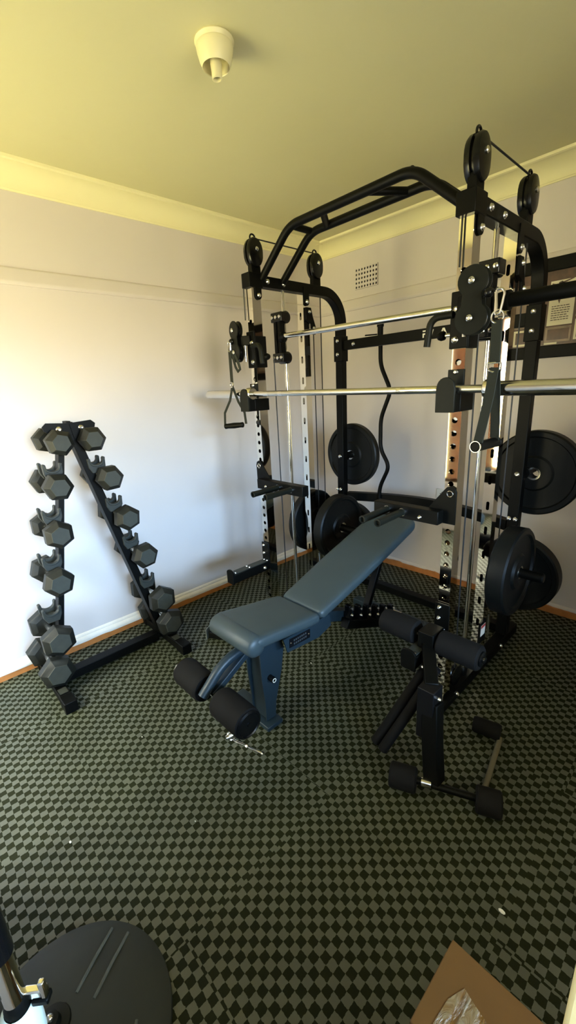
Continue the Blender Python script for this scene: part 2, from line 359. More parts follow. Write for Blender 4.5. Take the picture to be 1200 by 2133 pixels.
    for sx in ((-1, 1) if X == XL else (1,)):
        MB().lathe([(.036, 0), (.036, .012), (.0245, .013), (.0245, .30 if X == XL else .205), (.020, .306 if X == XL else .211)], (X+sx*.0225, 2.12, .56), (sx, 0, 0), 20).build('plate_horn', 'black', rack)
    for y, z in ((YM+.06, .22), (YM+.10, .16)): MB().cyl((X+.01, y, z), (X+.01, y, z+.13), .006, 10).build('cable_stop', 'chrome', rack)
    MB().lathe([(.05, -.012), (.05, -.008), (.044, 0), (.05, .008), (.05, .012)], (X, YF+.13, .11), (1, 0, 0), 24).build('floor_pulley', 'blackgloss', rack)
    for y in (YF+.10, YR-.10): bolt((X+.03*1, y, .035), (1, 0, 0), .011, rack)
# pull-up bars: front and rear bar with rungs
for y in (YF+.045, YF+.20):
    MB().tube(fillet([(XL+.03, y, TOP-.02), (-1.685, y, 2.262), (-1.005, y, 2.262), (XR-.03, y, TOP-.02)], .06, 8), .0195, 16).build('pull_up_bar', 'black', rack)
for a, b in (((-1.675, YF+.045), (-1.675, YF+.20)), ((-1.015, YF+.045), (-1.015, YF+.20)), ((-1.465, YF+.045), (-1.575, YF+.20)), ((-1.225, YF+.045), (-1.115, YF+.20))):
    MB().cyl((*a, 2.262), (*b, 2.262), .016, 14).build('pull_up_rung', 'black', rack)
# rear cross bars
cb = MB().b2((XL+.03, YR-.018, 1.725), (XR-.03, YR+.018, 1.785)).build('logo_crossbar', 'black', rack, .003)
pts = [V((XL+.03+(XR-XL-.06)*k/16, YR+.02+.15*math.sin(PI*k/16), .715)) for k in range(17)]
MB().rect(pts, .05, .06, (0, 0, 1)).build('curved_crossbar', 'black', rack, .003)
MB().b2((XL+.02, YR+.08, .0), (XR-.02, YR+.14, .05)).build('floor_crossbar', 'black', rack, .003)
for x in (-1.82,): bolt((x, YR-.018, 1.755), (0, -1, 0), .012, rack)
# printed letters of the crossbar (what the photo shows between handle and knob)
def glyph(polys, x, z, sc, y, name, material, parent):
    m = MB()
    for p in polys: m.prism([(a*sc, b*sc) for a, b in p], (x, y, z), (1, 0, 0), (0, 0, 1), .0012)
    return m.build(name, material, parent)
yf = YR-.0185
for gl in ([[(0, .8), (1, .8), (1, 1), (0, 1)], [(.8, .4), (1, .4), (1, .8), (.8, .8)], [(0, .4), (.8, .4), (.8, .6), (0, .6)], [(0, 0), (.22, 0), (.22, .4), (0, .4)]],
           [[(1.22, 0), (1.45, 0), (1.75, 1), (1.52, 1)]], [[(2.7, 0), (2.95, 0), (3.28, .72), (3.62, 0), (3.88, 0), (3.42, 1), (3.12, 1)]], [[(4.75, .45), (5.3, .45), (5.3, .62), (4.75, .62)]]):
    glyph(gl, -1.325, 1.735, .038, yf, 'letter', 'logo', cb)
# warning sticker on the right base
st = MB().b2((XR+.031, 1.94, .24), (XR+.0325, 1.99, .30)).build('warning_label', 'logo', rack)
MB().b2((XR+.0325, 1.94, .285), (XR+.033, 1.99, .30)).build('label_header', 'red', st)
MB().b2((XR+.022, 1.93, .20), (XR+.031, 2.0, .32)).build('label_plate', 'black', rack)

# ------------------------------------------------------------------ smith bar with sliding carriages
smith = thing('smith_bar', (-1.345, YG, 1.78), 'chrome smith bar held between two black sliding carriages on the guide rods', 'smith bar')
MB().cyl((XL+.02, YG-.052, 1.79), (XR-.02, YG-.052, 1.772), .0145, 18).build('shaft', 'chrome', smith)
MB().lathe([(.0, 0), (.031, 0), (.036, .03), (.036, .05), (.0255, .052), (.0255, .40), (.022, .405)], (XR+.04, YG-.052, 1.77), (1, 0, 0), 22).build('loading_sleeve', 'black', smith)
for X in (XL, XR):
    cz = 1.79
    cg = MB(); cg.b2((X-.026, YG-.062, cz-.115), (X-.006, YG-.018, cz+.115)); cg.b2((X+.006, YG-.062, cz-.115), (X+.026, YG-.018, cz+.115))
    c = cg.build('carriage', 'black', smith, .003)
    for dz in (.105, -.115):
        m = MB(); m.lathe([(.030, -.036), (.034, -.03), (.034, .03), (.030, .036)], (X, YG-.01, cz+dz), (1, 0, 0), 22); m.b2((X-.045, YG-.064, cz+dz-.026), (X+.045, YG+.0, cz+dz+.026))
        m.build('roller_block', 'blackgloss', c, .004)
        for dx in (-.03, .0, .032): MB().lathe([(.010, 0), (.010, .004), (.007, .007), (0, .008)], (X+dx, YG-.064, cz+dz), (0, -1, 0), 12).build('roller_bolt', 'bolt', c)
    MB().lathe([(.03, 0), (.03, .02), (.02, .03)], (X+(.028 if X == XL else -.028), YG-.052, cz-.005), (1 if X == XL else -1, 0, 0), 18).build('bar_collar', 'black', smith)

# ------------------------------------------------------------------ cable trolleys on the front posts
def trolley(X, s, cz, label):
    t = thing('cable_trolley', (X, YF, cz), label, 'cable trolley', 'cable trolleys on the front posts')
    y0 = YF-.03
    m = MB(); m.b2((X-.034, y0-.012, cz-.115), (X+.034, y0-.002, cz+.075)); m.b2((X-.036, y0-.006, cz-.115), (X-.027, YF+.042, cz+.05)); m.b2((X+.027, y0-.006, cz-.115), (X+.036, YF+.042, cz+.05)); m.b2((X-.036, YF+.032, cz-.115), (X+.036, YF+.042, cz+.05))
    m.build('sleeve', 'black', t, .003)
    # figure-eight pulley housing, swung to the outer side
    ox, oy = X+s*.068, y0-.055; al = s*math.radians(18); u = V((math.cos(al), -math.sin(al)*s*0+math.sin(al)*.5, 0)).normalized()
    def eight(k):
        p = []
        for i in range(-6, 15): a = math.radians(-20+i*10+20*0); p.append((.048*k*math.cos(math.radians(-50+ (i+6)*14)), .056+.048*k*math.sin(math.radians(-50+(i+6)*14))))
        for i in range(21): p.append((.052*k*math.cos(math.radians(130+i*14)), -.058+.052*k*math.sin(math.radians(130+i*14))))
        return p
    h = MB()
    for dy in (-.020, .012): h.prism(eight(1), (ox, oy+dy, cz+.03), u, (0, 0, 1), -.006)
    hs = h.build('pulley_housing', 'dkgrey', t, .001)
    for dz, r in ((.056, .042), (-.058, .046)):
        MB().lathe([(r, -.010), (r, -.006), (r*.85, 0), (r, .006), (r, .010)], V((ox, oy-.001, cz+.03+dz)), u.cross(V((0, 0, 1))), 24).build('wheel', 'blackgloss', hs)
        MB().lathe([(.011, 0), (.011, .005), (.007, .008), (.005, .006), (0, .006)], V((ox, oy-.026, cz+.03+dz)), (0, -1, 0), 12).build('wheel_bolt', 'bolt', hs)
    MB().bar((X, y0-.01, cz+.03), (ox, oy+.01, cz+.03), .03, .05).build('swivel_arm', 'black', t, .003)
    MB().cyl((X+s*.028, y0-.03, cz-.08), (X+s*.028, y0-.03, cz+.05), .006, 10).build('swivel_pin', 'bolt', t)
    ce = V((-2.035, 1.49, 1.765)) if s < 0 else V((-.590, 1.475, 1.765))
    MB().tube([V((ox+s*.02, oy, cz+.03)), (V((ox+s*.045, oy, cz+.03))+ce)/2, ce], .004, 8).build('cable_end', 'cable', t)
    MB().ball(ce.lerp(V((ox, oy, cz+.03)), .35), .016, 14).build('stop_ball', 'blackgloss', t)
    # L handle on the inner side
    MB().tube(fillet([(X-s*.02, y0-.02, cz+.0), (X-s*.10, y0-.03, cz-.002), (X-s*.112, y0-.03, cz-.10)], .04, 8), .0125, 14).build('handle', 'dkgrey', t)
    # spring pin with black knob
    MB().cyl((X-s*.03, YF, cz-.062), (X-s*.07, YF, cz-.062), .0075, 12).build('pull_pin', 'chrome', t)
    MB().lathe([(.006, 0), (.016, .006), (.018, .018), (.013, .03), (.0, .033)], (X-s*.068, YF, cz-.062), (-s, 0, 0), 18).build('pin_knob', 'black', t)
    for dz in (.015, -.085): bolt((X-s*.012, y0-.012, cz+dz), (0, -1, 0), .0115, t)
    return t, V((ox, oy, cz))
tL, oL = trolley(XL, -1, 1.735, 'cable trolley on the left chrome post beside the hanging stirrup handle')
tR, oR = trolley(XR, 1, 1.722, 'cable trolley on the right chrome post with its large double pulley facing out')

# ------------------------------------------------------------------ hanging cable handles
def carabiner(p, parent, h=.055):
    p = V(p)
    MB().tube([p+V((.000, 0, 0)), p+V((.011, 0, -.008)), p+V((.011, 0, -h*.8)), p+V((0, 0, -h)), p+V((-.009, 0, -h*.8)), p+V((-.011, 0, -.008)), p+V((.000, 0, 0))], .0032, 8).build('carabiner', 'chrome', parent)
def strap(pts, w, nrm, name, parent, material='web', th=.003):
    m = MB(); m.rings([[p + x*(w/2)*a + u*(th/2)*b for a, b in ((1, 1), (1, -1), (-1, -1), (-1, 1))] for p, u, x in m.frames(pts, nrm)]); return m.build(name, material, parent)
h = thing('stirrup_handle', (-2.04, 1.50, 1.62), 'black webbing stirrup handle hanging from the left cable trolley', 'cable handle')
carabiner((-2.035, 1.49, 1.765), h)
strap([(-2.035, 1.49, 1.715), (-2.037, 1.49, 1.62), (-2.038, 1.49, 1.545)], .024, (0, 1, 0), 'strap', h)
MB().tube(arc((-2.038, 1.488, 1.535), .014, 0, 2*PI, (1, 0, 0), (0, 0, 1), 14), .0035, 8).build('d_ring', 'chrome', h)
strap([(-2.038, 1.49, 1.525), (-2.05, 1.475, 1.45), (-2.085, 1.455, 1.38), (-2.09, 1.452, 1.305)], .018, (0, 1, 0), 'strap', h)
strap([(-2.036, 1.49, 1.525), (-2.005, 1.50, 1.44), (-1.975, 1.515, 1.38), (-1.972, 1.518, 1.315)], .018, (0, 1, 0), 'strap', h)
MB().lathe([(.013, 0), (.016, .004), (.0145, .02), (.017, .06), (.0145, .10), (.016, .116), (.013, .12)], (-2.092, 1.452, 1.303), V((.118, .064, .008)), 16).build('grip', 'black', h)
strap([(-2.03, 1.49, 1.712), (-2.00, 1.50, 1.69), (-1.975, 1.50, 1.645), (-1.965, 1.50, 1.615), (-1.985, 1.50, 1.605), (-2.005, 1.50, 1.63), (-2.018, 1.495, 1.69)], .018, (0, 1, 0), 'strap_tail', h)
g = thing('stirrup_handle', (-.58, 1.49, 1.5), 'black webbing stirrup handle hanging edge-on in front of the right rear upright', 'cable handle')
MB().tube(fillet([(-.592, 1.475, 1.762), (-.575, 1.475, 1.762), (-.567, 1.475, 1.75), (-.577, 1.475, 1.69), (-.592, 1.475, 1.69), (-.592, 1.475, 1.76)], .006, 3), .0038, 8).build('carabiner', 'chrome', g)
MB().cyl((-.594, 1.475, 1.755), (-.588, 1.475, 1.70), .0045, 8).build('carabiner_gate', 'chrome', g)
MB().tube(arc((-.583, 1.475, 1.683), .019, 0, 2*PI, (1, 0, 0), (0, 0, 1), 16), .0028, 8).build('snap_ring', 'chrome', g)
strap([(-.583, 1.475, 1.672), (-.581, 1.475, 1.60), (-.580, 1.475, 1.545)], .036, (.3, 1, 0), 'strap', g, th=.006)
MB().tube(fillet([(-.602, 1.473, 1.545), (-.560, 1.473, 1.545), (-.562, 1.473, 1.525), (-.581, 1.473, 1.515), (-.600, 1.473, 1.525), (-.602, 1.473, 1.545)], .006, 3), .0032, 8).build('d_ring', 'chrome', g)
strap([(-.580, 1.474, 1.53), (-.584, 1.462, 1.44), (-.591, 1.448, 1.36), (-.598, 1.437, 1.292)], .036, (.3, 1, 0), 'strap', g)
strap([(-.578, 1.480, 1.53), (-.580, 1.505, 1.44), (-.584, 1.53, 1.36), (-.590, 1.555, 1.292)], .036, (.3, 1, 0), 'strap', g)
gx = V((.012, .142, 0))
MB().lathe([(.014, -.004), (.0185, 0), (.0185, .004), (.0175, .005), (.0175, .14), (.0185, .141), (.0185, .145), (.014, .149)], (-.601, 1.428, 1.278), gx, 20).build('grip', 'black', g)
MB().lathe([(.0181, -.0043), (.0190, -.0043), (.0192, 0), (.0192, .003), (.0186, .003)], (-.601, 1.428, 1.278), gx, 20, cap=False).build('grip_ring', 'chrome', g)

# ------------------------------------------------------------------ j-hooks and barbell
def jhook(X, lab):
    j = thing('j_hook', (X, YF, 1.42), lab, 'j-hook', 'j-hooks holding the barbell')
    y0 = YF-.03
    m = MB(); m.b2((X-.031, y0-.014, 1.455), (X+.031, y0-.003, 1.535)); m.build('back_plate', 'dkgrey', j, .002)
    for z in (1.525, 1.468): bolt((X, y0-.014, z), (0, -1, 0), .0085, j)
    m = MB(); m.b2((X-.037, y0-.04, 1.385), (X+.037, YF+.036, 1.452)); m.build('saddle', 'black', j, .003)
    m = MB(); m.prism([(.036, -.062), (.036, .02)] + [(.034*math.cos(t), .028+.034*math.sin(t)) for t in [PI*k/10 for k in range(11)]] + [(-.036, .02), (-.036, -.062)], (X, y0-.090, 1.447), (1, 0, 0), (0, 0, 1), -.012)
    m.build('lip', 'dkgrey', j, .002)
    m = MB(); m.b2((X-.034, y0-.082, 1.385), (X+.034, y0-.03, 1.452)); m.build('tray', 'black', j, .003)
jhook(XL, 'left j-hook on the chrome post nearest the wall holding the barbell')
jhook(XR, 'right j-hook with rounded lip under the barbell beside the brown reflection')
BY = YF-.082
bb = thing('olympic_barbell', (-1.26, BY, 1.472), 'long chrome olympic barbell racked across both front posts', 'barbell')
ax = V((1.0, 0, -.0125)).normalized(); c0 = V((-1.263, BY, 1.472))
P = lambda t: c0 + ax*t
MB().cyl(P(-.655), P(.655), .0142, 20).build('shaft', 'steel', bb)
for a, b in ((-.645, -.50), (-.42, -.39), (.29, .31), (.33, .46)):
    MB().cyl(P(a), P(b), .0146, 20).build('knurl_band', 'chrome', bb)
for s in (-1, 1):
    m = MB(); m.lathe([(.014, 0), (.030, 0), (.034, .006), (.034, .026), (.036, .03), (.036, .034), (.025, .036), (.025, .44), (.023, .445), (.012, .446)], P(s*.637), ax*s, 26); m.build('sleeve', 'chrome', bb)

# ------------------------------------------------------------------ dip arms (pegged beams swung inward)
def diparm(X, s, lab):
    d = thing('dip_arm', (X, YF-.035, .98), lab, 'dip arm', 'dip arms on the front posts')
    y0 = YF-.032
    m = MB(); m.prism([(-.03*s, .085), (-.024*s, .10), (-.008*s, .108), (.010*s, .104), (.022*s, .09), (.115*s, -.03), (.10*s, -.05), (-.03*s, -.05)], (X, y0, .985), (1, 0, 0), (0, 0, 1), .008)
    m.build('bracket', 'black', d, .001)
    MB().tube(arc((X-.004*s, y0-.009, 1.062), .012, 0, 2*PI, (1, 0, 0), (0, 0, 1), 16), .0025, 8).build('hitch_ring', 'chrome', d)
    MB().b2((X+.02*s, y0-.052, .935), (X+.40*s if X == XL else X+.33*s, y0-.004, .992)).build('beam', 'black', d, .003)
    bolt((X+.10*s, y0-.052, .957), (0, -1, 0), .008, d)
    xs = (.21, .315) if X == XL else (.18, .255)
    for t in xs:
        x = X+t*s
        MB().lathe([(.017, 0), (.017, .008)], (x, y0-.052, .966), (0, -1, 0), 18).build('peg_washer', 'bolt', d)
        MB().lathe([(.0155, 0), (.0155, .17), (.0165, .172), (.0165, .182), (.011, .183), (.011, .172)], (x, y0-.058, .966), V((-.0, -1, -.015)), 18).build('peg', 'dkgrey', d)
diparm(XL, 1, 'left dip arm with two pegs on the chrome post near the left plates')
diparm(XR, -1, 'right dip arm with two pegs above the head end of the bench')

# ------------------------------------------------------------------ spotter arms
def spotter(X, lab, L):
    a = thing('spotter_arm', (X, YF-.1, .43), lab, 'spotter arm', 'spotter arms low on the front posts')
    y0 = YF-.032
    MB().b2((X-.033, y0-.010, .44), (X+.033, y0-.001, .57)).build('bracket', 'black', a, .002)
    for z in (.552, .50): bolt((X-.012, y0-.010, z), (0, -1, 0), .008, a)
    MB().b2((X-.030, y0-L, .395), (X+.030, y0-.001, .45)).build('beam', 'black', a, .003)
    MB().b2((X-.024, y0-L+.01, .45), (X+.024, y0-.02, .455)).build('top_liner', 'hook', a, .001)
    m = MB(); m.prism([(-.032, -.04), (.032, -.04), (.032, .03)] + [(.032*math.cos(t), .03+.020*math.sin(t)) for t in [PI*k/8 for k in range(9)]] + [(-.032, .03)], (X, y0-L-.010, .43), (1, 0, 0), (0, 0, 1), -.010)
    m.build('end_stop', 'black', a, .001)
    for t in (.05, .55, .93):
        for dx in (-.014, .014): MB().lathe([(.007, 0), (.006, .003), (0, .004)], (X+dx, y0-L*t, .455), (0, 0, 1), 10).build('liner_screw', 'bolt', a)
    bolt((X+.030, y0-.05, .42), (1, 0, 0), .011, a)
spotter(XL, 'left spotter arm low on the chrome post pointing out along the white wall', .285)
spotter(XR, 'right spotter arm low on the chrome post between the two foam rollers', .27)

# ------------------------------------------------------------------ weight plates
def wplate(c, axd, R, th, lab):
    p = thing('weight_plate', c, lab, 'weight plate', 'black rubber weight plates on the rack')
    t = th/2
    prof = [(.0255, -t*.9), (.045, -t), (.085, -t), (.095, -t*.72), (R*.70, -t*.66), (R*.84, -t*.72), (R*.87, -t), (R-.008, -t), (R, -t+.008), (R, t-.008), (R-.008, t), (R*.87, t), (R*.84, t*.72), (R*.70, t*.66), (.095, t*.72), (.085, t), (.045, t), (.0255, t*.9)]
    MB().lathe(prof, c, axd, 64, cap=False).build('disc', 'rubber', p)
    MB().lathe([(.0252, -t), (.034, -t-.001), (.034, t+.001), (.0252, t)], c, axd, 30, cap=False).build('hub_ring', 'steel', p)
    MB().lathe([(.0252, t*.98), (.0252, -t*.98)], c, axd, 30, cap=False).build('hub_bore', 'dark', p)
yb = YR+.105
wplate((XL+.01, yb, 1.008), (0, 1, 0), .225, .055, 'round black plate hanging high behind the left arch post against the back wall')
wplate((XR+.045, yb+.01, 1.0), (0, 1, 0), .225, .07, 'round black plate hanging high behind the right arch post below the picture frame')
wplate((XL+.01, yb, .425), (0, 1, 0), .215, .06, 'black plate low behind the left arch post mostly hidden by another plate')
wplate((XR+.005, yb+.03, .40), (0, 1, 0), .22, .08, 'black plate low behind the right arch post nearest the skirting')
wplate((XL+.145, 2.12, .562), (1, 0, 0), .225, .075, 'largest facing black plate with visible hub beside the bench backrest')
wplate((XL-.10, 2.12, .562), (1, 0, 0), .225, .06, 'black plate between the left rack side and the white wall')
wplate((XR+.085, 2.12, .562), (1, 0, 0), .225, .085, 'thick black plate low on the right rack side with its peg sticking out')

# ------------------------------------------------------------------ EZ curl bar
ez = thing('curl_bar', (-1.665, 2.50, .75), 'black zigzag curl bar standing upright against the rear crossbar', 'curl bar')
pz = [(-1.675, 1.865), (-1.672, 1.615), (-1.590, 1.45), (-1.665, 1.275), (-1.666, 1.07), (-1.592, .955), (-1.668, .80), (-1.672, .68), (-1.672, .40)]
MB().tube(fillet([(x, YR+.075, z) for x, z in pz], .05, 8), .0135, 14).build('bar', 'black', ez)
MB().lathe([(.018, -.004), (.018, .10), (.022, .10), (.022, .115), (.018, .116), (.018, .13), (.010, .132)], (-1.676, YR+.075, 1.745), (0, 0, 1), 18).build('sleeve', 'black', ez)
MB().cyl((-1.685, YR+.055, 1.80), (-1.755, YR+.02, 1.80), .004, 8).build('collar_pin', 'black', ez)
MB().b2((-1.72, YR+.018, 1.735), (-1.63, YR+.095, 1.765)).build('holder', 'black', ez, .003)

# ------------------------------------------------------------------ bench
BX = -1.335
bn = thing('weight_bench', (BX, 1.35, 0), 'slate blue adjustable weight bench with raised backrest inside the rack', 'weight bench')
def pad(outline, org, e, th, name, material):
    # outline in (x, y) of the pad plane; e = unit vector along the pad; rolled edges
    e = V(e).normalized(); nrm = V((1, 0, 0)).cross(e).normalized(); org = V(org)
    n = len(outline); cx = sum(p[0] for p in outline)/n; cy = sum(p[1] for p in outline)/n
    hx = (max(p[0] for p in outline)-min(p[0] for p in outline))/2; hy = (max(p[1] for p in outline)-min(p[1] for p in outline))/2
    def off(d): return [(cx+(x-cx)*(1-d/hx), cy+(y-cy)*(1-d/hy)) for x, y in outline]
    rs = []
    for d, h in ((.020, 0), (.006, .004), (0, .012), (-.002, th*.45), (0, th*.72), (.006, th*.88), (.016, th*.97), (.035, th*1.0), (.07, th*1.03)):
        rs.append([org + V((1, 0, 0))*x + e*y + nrm*h for x, y in off(d)])
    m = MB(); m.rings(rs); return m.build(name, material, bn, smooth=60)
def rounded(pts, r, n=7):
    pts = [V((*p, 0)) for p in pts]; out = []
    k = len(pts)
    for i in range(k):
        a, b, c = pts[i-1], pts[i], pts[(i+1) % k]
        rr = r[i] if isinstance(r, (list, tuple)) else r
        p, q = b + (a-b).normalized()*rr, b + (c-b).normalized()*rr
        for j in range(n+1):
            t = j/n; w = p*(1-t)**2 + b*2*t*(1-t) + q*t*t; out.append((w.x, w.y))
    return out
def dens(pts, m=5):
    out = []
    for i in range(len(pts)):
        a, b = pts[i], pts[(i+1) % len(pts)]
        k = m if math.hypot(b[0]-a[0], b[1]-a[1]) > .06 else 1
        for j in range(k): out.append((a[0]+(b[0]-a[0])*j/k, a[1]+(b[1]-a[1])*j/k))
    return out
TH = .055
se = V((0, .36, -.040)).normalized()
# seat: top face slopes up towards the front
pad(dens(rounded([(-.185, 0), (.140, 0), (.143, .40), (-.147, .40)], [.07, .055, .02, .02])), V((BX+.008, .862, .538)) - V((1, 0, 0)).cross(se)*TH, se, TH, 'seat_pad', 'vinyl')
# soft roll over the seat front
fr = [V((BX-.160, .887, .492)), V((BX+.148, .887, .492))]
MB().rings([[fr[0] + (fr[1]-fr[0])*t + V((0, math.cos(a)*.047*k, math.sin(a)*.047*k)) for a in [2*PI*i/18 for i in range(18)]] for t, k in ((0, .35), (.02, .8), (.06, 1), (.94, 1), (.98, .8), (1, .35))]).build('seat_roll', 'vinyl', bn, smooth=60)
be = V((0, 1, .285)).normalized()
pad(dens(rounded([(-.128, 0), (.142, 0), (.150, .35), (.142, .90), (-.16, .90), (-.15, .35)], [.025, .025, .1, .09, .09, .1])), V((BX, 1.265, .49)) - V((1, 0, 0)).cross(be)*TH, be, TH, 'backrest_pad', 'vinyl')
MB().bar((BX, 1.30, .43), (BX, 2.02, .635), .10, .035).build('backrest_frame', 'slate', bn, .003)
# main frame
MB().bar((BX, .94, .425), (BX, 1.32, .40), .10, .07).build('seat_frame', 'slate', bn, .004)
MB().rect(fillet([(BX, 1.26, .385), (BX, 1.45, .345), (BX, 2.12, .06)], .08, 6), .06, .06, (0, 0, 1)).build('main_beam', 'slate', bn, .003)
m = MB(); m.prism([(1.03, .458), (1.05, .385), (1.25, .365), (1.34, .39), (1.33, .455)], (BX+.135, 0, 0), (0, 1, 0), (0, 0, 1), .006); m.build('side_plate', 'slate', bn)
bd = MB().bar((BX+.1425, 1.062, .425), (BX+.1425, 1.19, .418), .003, .042).build('name_plate', 'plate', bn)
for y in (1.07, 1.182): MB().lathe([(.004, 0), (.003, .002), (0, .0025)], (BX+.144, y, .425-.007*(y-1.06)/.13), (1, 0, 0), 10).build('rivet', 'bolt', bd)
m = MB()
for r, z in ((0, .431), (1, .414)):
    for k in range(7): m.b2((BX+.1438, 1.086+k*.012, z-.005), (BX+.1446, 1.086+k*.012+.008, z+.004))
m.build('plate_print', 'greyink', bd)
# front legs: two curved side plates, foot plate
for dx in (-.045, .055):
    m = MB(); m.prism([(.955, .43), (1.075, .43), (1.095, .36), (1.075, .25), (1.03, .10), (1.02, .02), (.965, .02), (.965, .12), (.955, .25)], (BX+dx, 0, 0), (0, 1, 0), (0, 0, 1), .008); m.build('leg_plate', 'slate', bn)
MB().b2((BX-.04, .975, .02), (BX+.055, 1.015, .42)).build('leg', 'slate', bn, .004)
MB().b2((BX-.20, .94, .0), (BX+.10, 1.03, .022)).build('front_foot', 'slate', bn, .003)
MB().cyl((BX+.063, 1.0, .245), (BX+.095, 1.0, .245), .014, 18).build('adjust_knob', 'blackgloss', bn)
MB().tube(arc((BX+.096, 1.0, .245), .009, 0, 2*PI, (0, 1, 0), (0, 0, 1), 14), .0016, 6).build('knob_ring', 'logo', bn)
# roller arm and rollers
MB().tube(fillet([(BX-.02, .93, .40), (BX-.02, .81, .375), (BX-.02, .70, .275)], .10, 10), .022, 16).build('roller_arm', 'slate', bn)
MB().bar((BX-.02, .95, .38), (BX-.02, .745, .265), .045, .03).build('arm_brace', 'slate', bn, .004)
MB().cyl((BX-.238, .745, .268), (BX+.228, .745, .268), .012, 12).build('roller_axle', 'chrome', bn)
for s in (-1, 1):
    rr = MB().lathe([(.02, 0), (.058, 0), (.063, .008), (.064, .02), (.064, .165), (.062, .178), (.056, .182), (.0, .182)], (BX+s*.055-.005, .745, .268), (s, 0, 0), 32).build('foam_roller', 'foam', bn)
    MB().lathe([(.056, .0), (.058, .006), (.050, .010), (.046, .006), (.008, .006), (.007, .010), (0, .010)], (BX+s*.237-.005, .745, .268), (s, 0, 0), 30).build('roller_cap', 'blackgloss', rr)
# rear foot, ladder pegs
MB().b2((BX-.34, 2.12, .0), (BX+.34, 2.18, .05)).build('rear_foot', 'slate', bn, .004)
MB().bar((BX, 2.0, .62), (BX, 1.80, .20), .04, .03, (0, 1, 0)).build('backrest_strut', 'black', bn, .003)
MB().bar((BX+.06, 1.54, .275), (BX+.06, 2.0, .085), .05, .05).build('ladder', 'black', bn, .003)
for k in range(6):
    y = 1.57+.08*k; z = .30-.033*k
    MB().b2((BX+.045, y-.012, z-.015), (BX+.08, y+.012, z+.075)).build('ladder_tooth', 'blackgloss', bn, .004)
    bolt((BX+.082, y, z+.02), (1, 0, 0), .0075, bn); bolt((BX+.082, y, z+.06), (1, 0, 0), .0055, bn)
MB().cyl((BX+.05, 1.99, .16), (BX+.13, 1.99, .16), .012, 14).build('ladder_pin', 'chrome', bn)

# chrome pin on the mat
pn = thing('hitch_pin', (-1.24, .82, .0), 'small chrome hitch pin lying on the mat under the bench rollers', 'pin')
MB().tube([(-1.305, .798, .012), (-1.235, .822, .008), (-1.157, .845, .007)], .0052, 10).build('pin_rod', 'chrome', pn)
for t in (.45, .97): MB().lathe([(.008, -.004), (.008, .004)], V((-1.305, .798, .012)).lerp(V((-1.157, .845, .007)), t), (1, .3, 0), 10).build('pin_collar', 'chrome', pn)
m = MB(); m.tube(arc((-1.325, .80, .020), .020, 0, 2*PI, (.5, .86, 0), (0, 0, 1), 14), .006, 8); m.build('pin_ring', 'chrome', pn)
MB().cyl((-1.332, .775, .022), (-1.318, .838, .022), .010, 12).build('pin_head', 'chrome', pn)

# metal bracket on the mat behind the seat
br = thing('floor_bracket', (-2.05, 1.22, 0), 'black bar with a grey bracket end lying on the mat beyond the bench seat', 'bracket')
MB().bar((-2.09, 1.195, .028), (-1.86, 1.33, .02), .05, .04).build('bar', 'black', br, .003)
ep = MB().box((-2.105, 1.187, .034), (.006, .062, .068), rz=.53).build('end_plate', 'bracket', br, .001)
MB().lathe([(.006, 0), (.006, .002)], (-2.1015-.0065, 1.1885-.004, .034), (-.86, -.5, 0), 12).build('plate_hole', 'dark', ep)

# ------------------------------------------------------------------ dumbbell rack
DX = -2.335
dr = thing('dumbbell_rack', (DX, .66, 0), 'black A-frame dumbbell rack standing against the white wall', 'dumbbell rack')
def lc(s, z): return .619-.19*(1.385-z) if s < 0 else .660+.239*(1.385-z)      # leg centre line
for s in (-1, 1):
    e_ = .008 if s < 0 else 0
    MB().bar((DX+.004, lc(s, 1.39)+e_, 1.39), (DX+.004, lc(s, .05)+e_, .05), .044-2*e_, .062, (1, 0, 0)).build('leg', 'black', dr, .003)
    y = lc(s, .05)+s*.02
    MB().b2((DX-.24, y-.026, .004), (DX+.285, y+.026, .055)).build('foot', 'black', dr, .003)
    ft = MB(); ft.b2((DX+.205, y-.030, .0), (DX+.29, y+.030, .062)); ft.build('foot_cap', 'black', dr, .004)
    MB().b2((DX-.25, y-.030, .0), (DX-.21, y+.030, .062)).build('foot_cap', 'black', dr, .004)
    MB().b2((DX+.135, y-.020, .0555), (DX+.185, y+.020, .0575)).build('foot_sticker', 'hook', dr)
    # apex gusset
    m = MB(); m.prism([(0, .022), (s*.105, .030), (s*.125, .012), (s*.118, -.010), (s*.055, -.05), (s*.012, -.055)], (DX+.037, .66, 1.368), (0, 1, 0), (0, 0, 1), .006); m.build('gusset', 'black', dr)
    bolt((DX+.044, .66+s*.052, 1.364), (1, 0, 0), .0125, dr)
    bolt((DX+.035, lc(s, .10), .10), (1, 0, 0), .010, dr)
MB().b2((DX-.03, .65, 1.33), (DX+.036, .67, 1.40)).build('apex_plate', 'black', dr, .002)
MB().b2((DX-.035, lc(-1, .05)+.03, .008), (DX+.03, lc(1, .05)-.03, .058)).build('cross_rail', 'black', dr, .003)
DBZ = [1.305, 1.095, .86, .615, .305, .135]
SADZ = [1.185, .96, .724, .452]
SADY = {-1: [.545, .499, .454, .401], 1: [.756, .811, .867, .926]}
DBY = {-1: [.585, .539, .497, .451, .391, .354], 1: [.738, .792, .848, .913, .976, 1.008]}
